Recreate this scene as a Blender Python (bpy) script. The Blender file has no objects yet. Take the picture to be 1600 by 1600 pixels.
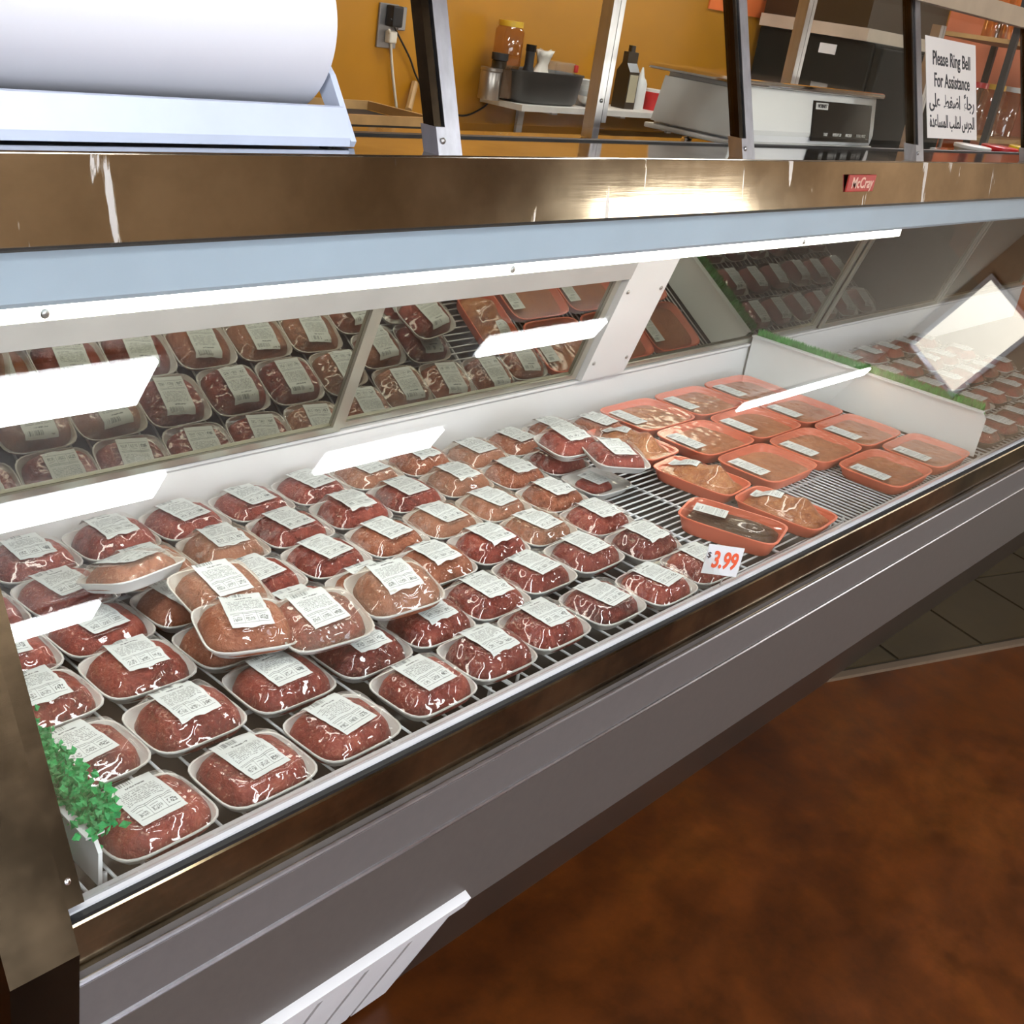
import bpy, bmesh, math, random
from mathutils import Vector, Matrix, noise
random.seed(7)
S = bpy.context.scene
COL = S.collection

# ---------------------------------------------------------------- camera
EYE = 1.6
F_PX = 1785.298
M = ((0.66286901, -0.21493025, 0.71722358),
     (-0.73436954, -0.37337595, 0.56682606),
     (0.14596597, -0.90243858, -0.40533758))
cd = bpy.data.cameras.new('camera'); cam = bpy.data.objects.new('camera', cd); COL.objects.link(cam)
cd.sensor_width = 36.0; cd.lens = 36.0 * F_PX / 1600.0; cd.clip_start = 0.02
cam.matrix_world = Matrix(((M[0][0], -M[0][1], -M[0][2], 0), (M[1][0], -M[1][1], -M[1][2], 0),
                           (M[2][0], -M[2][1], -M[2][2], EYE), (0, 0, 0, 1)))
S.camera = cam
# ---------------------------------------------------------------- world and exposure
w = bpy.data.worlds.new('world'); S.world = w; w.use_nodes = True
w.node_tree.nodes['Background'].inputs[0].default_value = (0.75, 0.85, 1, 1)
w.node_tree.nodes['Background'].inputs[1].default_value = 0.6
vs = S.view_settings
vs.view_transform = 'Standard'; vs.look = 'None'; vs.gamma = 1.0; vs.use_curve_mapping = False
vs.exposure = 0.88
cy = S.cycles
cy.max_bounces = 7; cy.diffuse_bounces = 2; cy.glossy_bounces = 4; cy.transmission_bounces = 2; cy.transparent_max_bounces = 16
cy.caustics_reflective = False; cy.caustics_refractive = False; cy.use_adaptive_sampling = True; cy.adaptive_threshold = .04; cy.adaptive_min_samples = 16
CEIL_E = 19.0      # ceiling tubes
CASE_E = 9.0      # tube of the case
DOOR_E = 4.2      # daylight in the shop front

def ray(px, py):
    d = (px - 800, py - 800, F_PX)
    return Vector([sum(M[i][k] * d[k] for k in range(3)) for i in range(3)])
def at(px, py, X=None, Y=None, Z=None):
    r = ray(px, py)
    t = X / r.x if X is not None else (Y / r.y if Y is not None else (Z - EYE) / r.z)
    return Vector((r.x * t, r.y * t, r.z * t + EYE))

# ---------------------------------------------------------------- node helpers
class NT:
    def __init__(s, name):
        s.m = bpy.data.materials.new(name); s.m.use_nodes = True
        s.t = s.m.node_tree; s.t.nodes.clear()
        s.out = s.t.nodes.new('ShaderNodeOutputMaterial')
    def n(s, typ, **kw):
        nd = s.t.nodes.new('ShaderNode' + typ)
        for k, v in kw.items(): setattr(nd, k, v)
        return nd
    def set(s, sock, v):
        if hasattr(v, 'is_linked') or isinstance(v, bpy.types.NodeSocket): s.t.links.new(v, sock)
        elif isinstance(v, (tuple, list)) and len(v) == 3 and sock.type == 'RGBA': sock.default_value = (*v, 1)
        else: sock.default_value = v
    def math(s, op, a, b=0.0, clamp=False):
        nd = s.n('Math', operation=op); nd.use_clamp = clamp
        s.set(nd.inputs[0], a); s.set(nd.inputs[1], b); return nd.outputs[0]
    def mixc(s, f, a, b):
        nd = s.n('Mix', data_type='RGBA'); s.set(nd.inputs[0], f); s.set(nd.inputs[6], a); s.set(nd.inputs[7], b); return nd.outputs[2]
    def noise(s, vec, scale, detail=3, rough=.5, dist=0.0):
        nd = s.n('TexNoise'); s.set(nd.inputs['Vector'], vec); nd.inputs['Scale'].default_value = scale
        nd.inputs['Detail'].default_value = detail; nd.inputs['Roughness'].default_value = rough; nd.inputs['Distortion'].default_value = dist
        return nd.outputs[0]
    def ramp(s, f, stops):
        nd = s.n('ValToRGB'); e = nd.color_ramp.elements
        e[0].position, e[0].color = stops[0][0], (*stops[0][1], 1); e[1].position, e[1].color = stops[1][0], (*stops[1][1], 1)
        for p, c in stops[2:]:
            x = e.new(p); x.color = (*c, 1)
        s.set(nd.inputs[0], f); return nd.outputs[0]
    def obj(s, scale=(1, 1, 1), rnd=False):
        tc = s.n('TexCoord'); mp = s.n('Mapping'); s.t.links.new(tc.outputs['Object'], mp.inputs[0]); mp.inputs['Scale'].default_value = scale
        if rnd:
            oi = s.n('ObjectInfo'); c = s.n('CombineXYZ'); r = s.math('MULTIPLY', oi.outputs['Random'], 37.0)
            for i in range(3): s.t.links.new(r, c.inputs[i])
            s.t.links.new(c.outputs[0], mp.inputs['Location'])
        return mp.outputs[0]
    def prin(s, col, rough=.5, metal=0.0, spec=.5, bump=None, bs=.1, bd=.01, emit=None, es=0, coat=0.0):
        p = s.n('BsdfPrincipled'); s.set(p.inputs['Base Color'], col); s.set(p.inputs['Roughness'], rough); s.set(p.inputs['Metallic'], metal)
        p.inputs['Specular IOR Level'].default_value = spec; p.inputs['Coat Weight'].default_value = coat
        if emit is not None: s.set(p.inputs['Emission Color'], emit); p.inputs['Emission Strength'].default_value = es
        if bump is not None:
            b = s.n('Bump'); b.inputs['Strength'].default_value = bs; b.inputs['Distance'].default_value = bd
            s.set(b.inputs['Height'], bump); s.t.links.new(b.outputs[0], p.inputs['Normal'])
        return p.outputs[0]
    def done(s, sh): s.t.links.new(sh, s.out.inputs[0]); return s.m

MAT = {}
def plain(name, col, rough=.5, metal=0.0, var=.12, scale=6, spec=.5, bs=.0):
    t = NT(name); o = t.obj(); f = t.noise(o, scale, 4, .6)
    lo = tuple(c * (1 - var) for c in col); hi = tuple(min(1, c * (1 + var)) for c in col)
    c = t.ramp(f, [(.3, lo), (.7, hi)])
    MAT[name] = t.done(t.prin(c, rough, metal, spec, bump=(f if bs else None), bs=bs)); return MAT[name]
def emitter(name, col, st):
    t = NT(name); e = t.n('Emission'); e.inputs[0].default_value = (*col, 1); e.inputs[1].default_value = st
    MAT[name] = t.done(e.outputs[0])
def steel(name, col, rough, grime=.25, stretch=(1, 30, 30), lo=.7):
    t = NT(name); o = t.obj(stretch); f = t.noise(o, 3, 4, .6); g = t.noise(t.obj(), 5, 5, .65)
    c = t.ramp(f, [(.3, tuple(x * .85 for x in col)), (.7, col)])
    gm = t.ramp(g, [(.38, (lo,) * 3), (.58, (1, 1, 1))])
    mx = t.n('Mix', data_type='RGBA', blend_type='MULTIPLY'); mx.inputs[0].default_value = 1; t.set(mx.inputs[6], c); t.set(mx.inputs[7], gm)
    r = t.math('ADD', t.math('MULTIPLY', g, grime), rough - grime * .5)
    MAT[name] = t.done(t.prin(mx.outputs[2], r, 1.0, bump=f, bs=.04, bd=.002))
def scuffed(name, col):
    t = NT(name); g = t.noise(t.obj(), 5, 5, .65); f = t.noise(t.obj((1, 30, 30)), 3, 4, .6)
    v = t.noise(t.obj((9, 1, 1.1)), 2.2, 5, .62, .25); s_ = t.ramp(v, [(.625, (0, 0, 0)), (.65, (1, 1, 1))])
    c = t.mixc(s_, t.ramp(g, [(.35, tuple(x * .72 for x in col)), (.62, col)]), (.60, .56, .52))
    r = t.math('ADD', t.math('ADD', t.math('MULTIPLY', g, .12), .04), t.math('MULTIPLY', s_, .25))
    MAT[name] = t.done(t.prin(c, r, t.math('SUBTRACT', 1.0, t.math('MULTIPLY', s_, .5)), bump=f, bs=.04, bd=.002))
def glassy(name, tint=(1, 1, 1), f0=.05, rough=.0, haze=0.0, hazecol=(1, 1, 1), bump=None, bs=.3, gain=1.0):
    t = NT(name); lw = t.n('LayerWeight'); lw.inputs[0].default_value = .5
    nrm = None
    if bump:
        b = t.n('Bump'); b.inputs['Strength'].default_value = bs; b.inputs['Distance'].default_value = .004
        o = t.obj((1, 1, 1), True)
        h = t.noise(o, bump, 2, .45, 1.2); t.set(b.inputs['Height'], h); nrm = b.outputs[0]
        t.t.links.new(nrm, lw.inputs['Normal'])
    p5 = t.math('POWER', lw.outputs['Facing'], 5.0)
    fr = t.math('ADD', t.math('MULTIPLY', p5, (1 - f0) * gain), f0, True)
    tr = t.n('BsdfTransparent'); tr.inputs[0].default_value = (*tint, 1)
    gl = t.n('BsdfGlossy'); gl.inputs['Roughness'].default_value = rough; gl.inputs[0].default_value = (1, 1, 1, 1)
    if nrm: t.t.links.new(nrm, gl.inputs['Normal'])
    base = tr.outputs[0]
    if haze:
        df = t.n('BsdfDiffuse'); df.inputs[0].default_value = (*hazecol, 1)
        m0 = t.n('MixShader'); m0.inputs[0].default_value = haze
        t.t.links.new(tr.outputs[0], m0.inputs[1]); t.t.links.new(df.outputs[0], m0.inputs[2]); base = m0.outputs[0]
    mx = t.n('MixShader'); t.t.links.new(fr, mx.inputs[0]); t.t.links.new(base, mx.inputs[1]); t.t.links.new(gl.outputs[0], mx.inputs[2])
    MAT[name] = t.done(mx.outputs[0])

# ---------------------------------------------------------------- materials
plain('wall_mustard', (.44, .185, .006), .45, var=.12, scale=2)
plain('wall_brown', (.33, .23, .145), .6)
plain('wall_salmon', (.62, .20, .10), .5)
plain('ceiling_white', (.62, .60, .56), .8, var=.04)
def floor_mat():
    t = NT('floor_stain'); o = t.obj(); a = t.noise(o, 1.3, 6, .65, .6); b = t.noise(o, 9, 5, .7)
    c = t.ramp(a, [(.3, (.044, .0110, .0018)), (.5, (.108, .0265, .0028)), (.72, (.185, .054, .0055))])
    d = t.ramp(b, [(.35, (.62, .62, .62)), (.65, (1.15, 1.1, 1.05))])
    mx = t.n('Mix', data_type='RGBA', blend_type='MULTIPLY'); mx.inputs[0].default_value = 1; t.set(mx.inputs[6], c); t.set(mx.inputs[7], d)
    MAT['floor_stain'] = t.done(t.prin(mx.outputs[2], t.math('ADD', t.math('MULTIPLY', b, .25), .22), 0, .35))
floor_mat()
plain('tile_olive', (.066, .044, .018), .35, var=.25, scale=3)
plain('grout', (.035, .026, .014), .8)
plain('strip_tan', (.16, .11, .07), .5)
plain('kick_shaded', (.050, .034, .025), .35)  # front panel paint with shade and the floor's brown reflection put into its colour
steel('steel_trim', (.56, .47, .36), .24, .16, lo=.72)
scuffed('trim_scuffed', (.64, .54, .39))
steel('steel_band', (.32, .24, .14), .12, .10, lo=.40)
steel('steel_deck', (.62, .60, .58), .10, .10, lo=.6)
steel('alu', (.62, .62, .66), .32, .15, (30, 30, 1), lo=.85)
steel('end_steel', (.062, .042, .024), .24, .14, lo=.45)
plain('panel_grey', (.098, .081, .071), .42, var=.05, scale=60)
plain('bumper_grey', (.128, .112, .106), .36, var=.05, scale=60)
plain('case_white', (.72, .71, .71), .4, var=.03)
plain('rail_white', (.66, .65, .67), .35, var=.05)
plain('hood_white', (.55, .67, .79), .4, var=.05)
plain('header_grey', (.40, .39, .38), .35, var=.08)
plain('rubber', (.012, .012, .012), .5)
plain('pan_dark', (.035, .036, .034), .5)
plain('wire_white', (.78, .80, .82), .35)
plain('grille_white', (.78, .76, .76), .5, var=.04)
plain('grille_back', (.24, .21, .19), .6)
plain('paper', (.74, .73, .77), .75, var=.02, scale=3)
plain('holder_paint', (.56, .61, .74), .3, var=.05)
plain('foam_white', (.78, .77, .74), .5, var=.02)
plain('foam_orange', (.84, .20, .11), .38, var=.05, scale=10)
plain('foam_black', (.02, .02, .022), .4)
plain('card_white', (.80, .80, .80), .5)
plain('digits', (.85, .12, .04), .5, var=.03)
plain('ink', (.02, .018, .02), .6)
plain('sign_paper', (.72, .66, .60), .7, var=.03)
plain('badge_red', (.40, .018, .012), .35)
plain('badge_text', (.75, .45, .34), .4)
plain('scale_body', (.84, .81, .76), .35, var=.03)
plain('scale_side', (.66, .65, .60), .35)
plain('rail_tan', (.36, .27, .18), .4, .3)
plain('black_gloss', (.010, .008, .006), .2, spec=.15)
plain('black_matte', (.018, .017, .016), .6)
plain('print_light', (.65, .63, .58), .5)
plain('chrome', (.8, .8, .8), .08, 1.0)
plain('screw', (.45, .44, .42), .3, 1.0)
plain('shelf_white', (.70, .66, .60), .5)
plain('pan_grey', (.055, .052, .048), .38)
plain('can_metal', (.45, .42, .38), .3, 1.0)
plain('lid_yellow', (.75, .45, .03), .4)
plain('bottle_dark', (.030, .018, .006), .3)
plain('label_cream', (.48, .42, .28), .6)
plain('plastic_white', (.75, .73, .68), .4)
plain('plastic_bag', (.70, .64, .54), .5)
plain('red_plastic', (.55, .02, .02), .3)
plain('yellow_plastic', (.80, .55, .02), .4)
plain('wood', (.46, .27, .10), .6, var=.25)
plain('cord_black', (.015, .012, .010), .5)
plain('cord_white', (.65, .58, .45), .5)
plain('plate_grey', (.30, .28, .26), .35, .6)
plain('poster_orange', (.75, .16, .03), .6)
plain('cardboard', (.55, .45, .34), .8)
plain('fridge_black', (.008, .009, .006), .6, spec=.2)
plain('mirror_frame', (.55, .54, .46), .3, .8)
plain('green_turf', (.05, .30, .035), .6, var=.4, scale=40)
plain('green_parsley', (.012, .33, .085), .5, var=.45, scale=60)
plain('divider_white', (.80, .81, .80), .4, var=.03)
glassy('pane', (.985, .99, .98), .06)
glassy('pane_guard', (.96, .96, .94), .010, gain=.5)
glassy('clear_plastic', (.9, .9, .88), .08, .1, .10)
glassy('wrap', (.99, .98, .97), .05, .025, .0, gain=.75)
glassy('wrap_fog', (.97, .95, .92), .055, .04, .10, (.88, .66, .48), gain=.75)
glassy('wrap_tight', (.98, .97, .96), .045, .09, .06, (.9, .6, .5), gain=1.0)
glassy('jar_glass', (.85, .65, .40), .08, .05, .15, (.45, .20, .05))
t = NT('mirror'); g = t.n('BsdfGlossy'); g.inputs[0].default_value = (.37, .36, .30, 1); g.inputs['Roughness'].default_value = .015
MAT['mirror'] = t.done(g.outputs[0])
emitter('tube_ceiling', (.93, .97, 1.0), CEIL_E)
emitter('tube_case', (1.0, .96, .86), CASE_E)
emitter('daylight', (.80, .88, 1.0), DOOR_E)
emitter('daylight_warm', (1.0, .93, .80), 1.6)
emitter('daylight_sun', (1.0, .97, .90), 8.0)

def meat(name, dark, mid, light, fat):
    t = NT(name); o = t.obj((1, 1, 1), True)
    a = t.noise(o, 38, 5, .7, .8); b = t.noise(o, 150, 4, .65, .5); c = t.noise(o, 10, 3, .5)
    col = t.ramp(t.math('ADD', t.math('MULTIPLY', a, .6), t.math('MULTIPLY', c, .4)), [(.36, dark), (.5, mid), (.66, light)])
    v = t.n('TexVoronoi'); v.inputs['Scale'].default_value = 110; t.t.links.new(o, v.inputs['Vector'])
    fk = t.ramp(v.outputs['Distance'], [(.10, (1, 1, 1)), (.26, (0, 0, 0))])
    sep = t.math('MULTIPLY', fk, t.ramp(t.noise(o, 55, 2), [(.50, (0, 0, 0)), (.60, (1, 1, 1))]))
    wv = t.ramp(t.noise(o, 70, 3, .6, 2.5), [(.60, (0, 0, 0)), (.70, (.8, .8, .8))])
    fm = t.math('MULTIPLY', t.math('MAXIMUM', sep, wv), .75, True)
    cc = t.mixc(fm, col, fat)
    MAT[name] = t.done(t.prin(cc, .38, 0, .5, bump=t.math('ADD', b, a), bs=.8, bd=.006))
meat('meat_red', (.13, .016, .011), (.30, .046, .030), (.46, .110, .070), (.72, .40, .30))
meat('meat_dark', (.085, .012, .009), (.21, .030, .021), (.36, .078, .052), (.60, .30, .22))
meat('meat_tan', (.20, .055, .022), (.38, .115, .055), (.52, .21, .12), (.72, .45, .32))
meat('meat_chicken', (.36, .11, .04), (.50, .18, .075), (.62, .28, .13), (.70, .36, .20))
meat('meat_leg', (.26, .06, .02), (.50, .18, .06), (.70, .36, .16), (.78, .50, .28))
meat('meat_liver', (.020, .010, .004), (.05, .022, .009), (.10, .05, .02), (.12, .06, .03))

def label_mat(name, vert=False):
    t = NT(name); tc = t.n('TexCoord'); sp = t.n('SeparateXYZ'); t.t.links.new(tc.outputs['UV'], sp.inputs[0])
    u, v = sp.outputs[0], sp.outputs[1]
    def inside(x, a, b): return t.math('MULTIPLY', t.math('GREATER_THAN', x, a), t.math('LESS_THAN', x, b))
    def wn(su, sv):
        n = t.n('TexWhiteNoise'); n.noise_dimensions = '3D'; c = t.n('CombineXYZ')
        t.t.links.new(t.math('FLOOR', t.math('MULTIPLY', u, su)), c.inputs[0]); t.t.links.new(t.math('FLOOR', t.math('MULTIPLY', v, sv)), c.inputs[1])
        oi = t.n('ObjectInfo'); t.t.links.new(t.math('FLOOR', t.math('MULTIPLY', oi.outputs['Random'], 50)), c.inputs[2])
        t.t.links.new(c.outputs[0], n.inputs['Vector']); return n.outputs['Value']
    def mul(*a):
        r = a[0]
        for x in a[1:]: r = t.math('MULTIPLY', r, x)
        return r
    P = []
    P.append(mul(inside(v, .83, .94), inside(u, .10, .58), t.math('GREATER_THAN', wn(84, .01), .5), .8))
    P.append(mul(inside(v, .755, .785), inside(u, .34, .76), t.math('GREATER_THAN', wn(60, 30), .25)))
    row = t.math('GREATER_THAN', t.math('FRACT', t.math('MULTIPLY', v, 30)), .42)
    P.append(mul(inside(v, .40, .71), inside(u, .10, .90), row, t.math('GREATER_THAN', wn(52, 30), .30), .62))
    for y in (.345, .315, .10): P.append(mul(inside(v, y, y + .012), inside(u, .07, .94), .8))
    for (a, b) in ((.10, .30), (.40, .62), (.72, .92)):
        P.append(mul(inside(v, .15, .235), inside(u, a, b), t.math('GREATER_THAN', wn(66, 60), .45), 1.0 if a > .7 else .8))
        P.append(mul(inside(v, .262, .278), inside(u, a, b - .04), .6))
    for x in (.35, .67): P.append(mul(inside(u, x, x + .012), inside(v, .10, .345), .7))
    m = P[0]
    for p in P[1:]: m = t.math('MAXIMUM', m, p)
    col = t.mixc(t.math('MULTIPLY', m, .85), (.69, .715, .70), (.05, .055, .06))
    MAT[name] = t.done(t.prin(col, .42, 0, .4))
label_mat('label_print')
# ---------------------------------------------------------------- mesh helpers
class B:
    def __init__(s): s.bm = bmesh.new()
    def box(s, x0, x1, y0, y1, z0, z1, mtx=None, bev=0.0):
        vs_ = [s.bm.verts.new((x, y, z)) for x in (x0, x1) for y in (y0, y1) for z in (z0, z1)]
        F = [(0, 1, 3, 2), (4, 6, 7, 5), (0, 4, 5, 1), (2, 3, 7, 6), (0, 2, 6, 4), (1, 5, 7, 3)]
        fs = [s.bm.faces.new([vs_[i] for i in f]) for f in F]
        if bev:
            es = list({e for f in fs for e in f.edges})
            r = bmesh.ops.bevel(s.bm, geom=es, offset=bev, segments=2, affect='EDGES', profile=.6)
            vs_ = list({v for v in r['verts']} | {v for v in vs_ if v.is_valid})
        if mtx is not None:
            for v in vs_:
                if v.is_valid: v.co = mtx @ v.co
        return s
    def prism(s, prof, x0, x1):            # profile in (y, z), extruded along x
        a = [s.bm.verts.new((x0, y, z)) for y, z in prof]; b = [s.bm.verts.new((x1, y, z)) for y, z in prof]
        n = len(prof)
        for i in range(n): s.bm.faces.new((a[i], a[(i + 1) % n], b[(i + 1) % n], b[i]))
        s.bm.faces.new(a[::-1]); s.bm.faces.new(b); return s
    def tube(s, pts, r, seg=8, cap=True):
        pts = [Vector(p) for p in pts]; rings = []
        for i, p in enumerate(pts):
            d = (pts[min(i + 1, len(pts) - 1)] - pts[max(i - 1, 0)]).normalized()
            a = d.orthogonal().normalized() if i == 0 else (rings_a - d * rings_a.dot(d)).normalized()
            rings_a = a; b = d.cross(a); rr = r[i] if isinstance(r, (list, tuple)) else r
            rings.append([s.bm.verts.new(p + (a * math.cos(2 * math.pi * k / seg) + b * math.sin(2 * math.pi * k / seg)) * rr) for k in range(seg)])
        for i in range(len(rings) - 1):
            for k in range(seg): s.bm.faces.new((rings[i][k], rings[i][(k + 1) % seg], rings[i + 1][(k + 1) % seg], rings[i + 1][k]))
        if cap: s.bm.faces.new(rings[0][::-1]); s.bm.faces.new(rings[-1])
        return s
    def lathe(s, prof, c=(0, 0, 0), seg=20):  # profile (r, z)
        c = Vector(c); rings = []
        for r, z in prof:
            if r < 1e-6: rings.append([s.bm.verts.new(c + Vector((0, 0, z)))])
            else: rings.append([s.bm.verts.new(c + Vector((r * math.cos(2 * math.pi * k / seg), r * math.sin(2 * math.pi * k / seg), z))) for k in range(seg)])
        s.skin(rings, seg); return s
    def skin(s, rings, seg):
        for i in range(len(rings) - 1):
            A, C = rings[i], rings[i + 1]
            for k in range(seg):
                k2 = (k + 1) % seg
                if len(A) == 1 and len(C) == 1: continue
                if len(A) == 1: s.bm.faces.new((A[0], C[k2], C[k]))
                elif len(C) == 1: s.bm.faces.new((A[k], A[k2], C[0]))
                else: s.bm.faces.new((A[k], A[k2], C[k2], C[k]))
    def mesh(s, name, m, smooth=False, angle=None):
        bmesh.ops.recalc_face_normals(s.bm, faces=s.bm.faces)
        me = bpy.data.meshes.new(name); s.bm.to_mesh(me); s.bm.free()
        me.materials.append(MAT[m] if isinstance(m, str) else m)
        if smooth:
            for p in me.polygons: p.use_smooth = True
            if angle: me.set_sharp_from_angle(angle=math.radians(angle))
        return me
    def obj(s, name, m, parent=None, smooth=False, angle=None, loc=None, label=None):
        me = s.mesh(name, m, smooth, angle)
        return link(name, me, parent, loc, label)
def link(name, me, parent=None, loc=None, label=None):
    o = bpy.data.objects.new(name, me); COL.objects.link(o)
    if parent is not None: o.parent = parent
    if loc is not None: o.location = loc
    if label: o['label'] = label
    return o
def empty(name, loc=(0, 0, 0), rz=0.0):
    o = bpy.data.objects.new(name, None); COL.objects.link(o); o.empty_display_size = .05
    o.location = loc; o.rotation_euler = (0, 0, rz); return o
def tag(o, label, cat, group=None):
    o['label'] = label; o['category'] = cat
    if group: o['group'] = group
    return o
def struct(o): o['kind'] = 'structure'; return o
def text_mesh(name, txt, size, m, extrude=.0004, xs=1.0, align='CENTER', bold=0.0):
    cu = bpy.data.curves.new(name, 'FONT'); cu.body = txt; cu.size = size; cu.align_x = align; cu.align_y = 'CENTER'
    cu.extrude = extrude; cu.offset = bold; cu.resolution_u = 3
    o = bpy.data.objects.new(name, cu); COL.objects.link(o)
    dg = bpy.context.evaluated_depsgraph_get(); me = bpy.data.meshes.new_from_object(o.evaluated_get(dg))
    bpy.data.objects.remove(o); bpy.data.curves.remove(cu)
    for v in me.vertices: v.co.x *= xs
    me.materials.clear(); me.materials.append(MAT[m]); me.name = name
    return me
RX90 = Matrix.Rotation(math.pi / 2, 4, 'X')

# ---------------------------------------------------------------- the room
XL, XR, YF, YB, ZC = -3.0, 13.0, -4.6, 2.9, 3.0
struct(B().box(XL, XR, YF, YB, -.06, 0).obj('floor', 'floor_stain'))
struct(B().box(XL, XR, YF, YB, ZC, ZC + .06).obj('ceiling', 'ceiling_white'))
struct(B().box(XL, 6.9, YB, YB + .1, 0, ZC).obj('wall_back', 'wall_mustard'))
struct(B().box(XL - .1, XL, YF, YB, 0, ZC).obj('wall_left', 'wall_brown'))
struct(B().box(6.9, 7.0, 1.9, YB + .1, 0, ZC).obj('wall_right', 'wall_salmon'))
struct(B().box(XR, XR + .1, YF, YB, 0, ZC).obj('wall_far', 'wall_brown'))
wf = B()
wf.box(XL, XR, YF - .1, YF, 0, ZC)
struct(wf.obj('wall_front', 'wall_brown'))
struct(B().box(7.0, XR, YB, YB + .1, 0, ZC).obj('wall_rear', 'wall_mustard'))
d = struct(B().box(9.1, 11.6, YF + .004, YF + .012, .35, 1.50).obj('window_1', 'daylight_sun'))
fr = B()
for x in (9.05, 11.6): fr.box(x, x + .05, YF, YF + .03, .3, 1.55)
for z in (.3, 1.5): fr.box(9.05, 11.65, YF, YF + .028, z, z + .05)
fr.obj('window_frame', 'alu', d)
d = struct(B().box(XR - .012, XR - .004, -3.0, -1.9, 2.15, 2.85).obj('window_2', 'daylight_warm'))
fr = B()
for y in (-3.05, -1.9): fr.box(XR - .03, XR, y, y + .05, 2.1, 2.9)
for z in (2.1, 2.85): fr.box(XR - .028, XR, -3.05, -1.85, z, z + .05)
fr.obj('window_frame', 'alu', d)

d = struct(B().box(-2.8, 2.2, YF + .004, YF + .012, .7, 2.7).obj('window_3', 'daylight'))
fr = B()
for x in (-2.85, -1.2, .45, 2.2): fr.box(x, x + .05, YF, YF + .03, .65, 2.75)
for z in (.65, 2.7): fr.box(-2.85, 2.25, YF, YF + .028, z, z + .05)
fr.obj('window_frame', 'alu', d)
# ceiling tubes (seen only as reflections in the glass)
LT = [(1.95, -1.60, 1.25, .30), (2.35, -2.52, 1.25, .22), (4.60, -2.72, .95, .20), (5.35, -1.76, 1.1, .16), (2.45, -3.85, 1.2, .2),
      (.2, .55, 1.2, .2), (3.2, 2.1, 1.2, .2), (5.6, 2.1, 1.2, .2), (-1.2, -1.7, 1.2, .22), (11.45, -3.62, 2.9, .12)]
for i, (x, y, l, wd) in enumerate(LT):
    e = empty('ceiling_light', (x, y, ZC))
    B().box(-l / 2 - .02, l / 2 + .02, -wd / 2 - .02, wd / 2 + .02, -.03, 0).obj('housing', 'case_white', e)
    B().box(-l / 2, l / 2, -wd / 2, wd / 2, -.055, -.031, bev=.008).obj('diffuser', 'tube_ceiling', e)
    tag(e, ['wide fluorescent ceiling fixture mirrored at the left of the case glass', 'narrower ceiling fixture mirrored below the wide one', 'ceiling fixture mirrored above the middle beef packages',
            'ceiling fixture mirrored before the white pillar', 'ceiling fixture mirrored at the far left end bar', 'ceiling fixture over the left part of the case',
            'ceiling fixture over the wall shelf behind the counter', 'ceiling fixture over the black refrigerator', 'ceiling fixture nearest the left room wall', 'long thin ceiling tube mirrored as a streak over the tall divider'][i], 'ceiling light', 'fluorescent ceiling fixtures')

# tiled area by the far end of the case, with its metal transition strip
def floor_quad(name, pts, m, z0, z1):
    b = B(); a = [b.bm.verts.new((p[0], p[1], z0)) for p in pts]; c = [b.bm.verts.new((p[0], p[1], z1)) for p in pts]; n = len(pts)
    for i in range(n): b.bm.faces.new((a[i], a[(i + 1) % n], c[(i + 1) % n], c[i]))
    b.bm.faces.new(a[::-1]); b.bm.faces.new(c); return b.obj(name, m)
p1, p2 = Vector((2.40, 1.15)), Vector((4.05, .53)); dr = (p2 - p1).normalized(); pn = Vector((-dr.y, dr.x))
tb = struct(floor_quad('floor_tile_bed', [p1, p1 + dr * 5.2, p1 + dr * 5.2 + pn * 1.5, p1 + pn * 1.5], 'grout', 0, .004))
nt = 0
for i in range(12):
    for j in range(4):
        a = p1 + dr * (.36 * i + .006) + pn * (.36 * j + .02); s_ = .348
        o = floor_quad('tile', [a, a + dr * s_, a + dr * s_ + pn * s_, a + pn * s_], 'tile_olive', .004, .008); o.parent = tb
st = floor_quad('trim_1', [p1 - pn * .018, p1 + dr * 5.2 - pn * .018, p1 + dr * 5.2 + pn * .006, p1 + pn * .006], 'strip_tan', 0, .010); struct(st)
# ---------------------------------------------------------------- the refrigerated display case
CX0, CX1 = .445, 5.6
case = empty('meat_display_case', (0, 0, 0))
tag(case, 'long stainless refrigerated meat display case with slanted front glass', 'display case')
B().prism([(.85, .52), (.85, .325), (.88, .325), (.88, .52)], CX0, CX1).obj('front_panel', 'panel_grey', case)
B().prism([(.85, .3245), (.99, .0), (1.02, 0), (.88, .3245)], CX0, CX1).obj('kick_plate', 'kick_shaded', case)
B().prism([(.838, .606), (.829, .604), (.825, .598), (.825, .529), (.829, .522), (.852, .520), (.852, .606)], CX0, CX1).obj('bumper', 'bumper_grey', case)
bb = B(); bb.tube([(CX0, .826, .6035), (CX1, .826, .6035)], .0035); bb.tube([(CX0, .826, .524), (CX1, .826, .524)], .0042); bb.obj('bumper_edge', 'alu', case)
B().prism([(.838, .605), (.838, .671), (.841, .675), (.846, .675), (.846, .605)], CX0, CX1).obj('front_band', 'steel_band', case)
B().box(CX0, CX1, .8385, .847, .675, .680).obj('gasket', 'rubber', case)
B().prism([(.847, .60), (.847, .683), (.853, .684), (.877, .670), (.877, .60)], CX0, CX1).obj('front_rail', 'rail_white', case)
B().box(CX0, CX1, .877, 1.69, .585, .60).obj('bottom_pan', 'pan_dark', case)
B().prism([(.847, .30), (.847, .60), (.877, .60), (.877, .585), (1.66, .585), (1.66, .0), (1.02, 0), (.89, .3)], CX0, CX1).obj('base_tank', 'panel_grey', case)
B().prism([(1.655, .60), (1.655, .735), (1.648, .742), (1.648, .748), (1.70, .748), (1.70, .60)], CX0, CX1).obj('back_panel', 'case_white', case)
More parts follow.
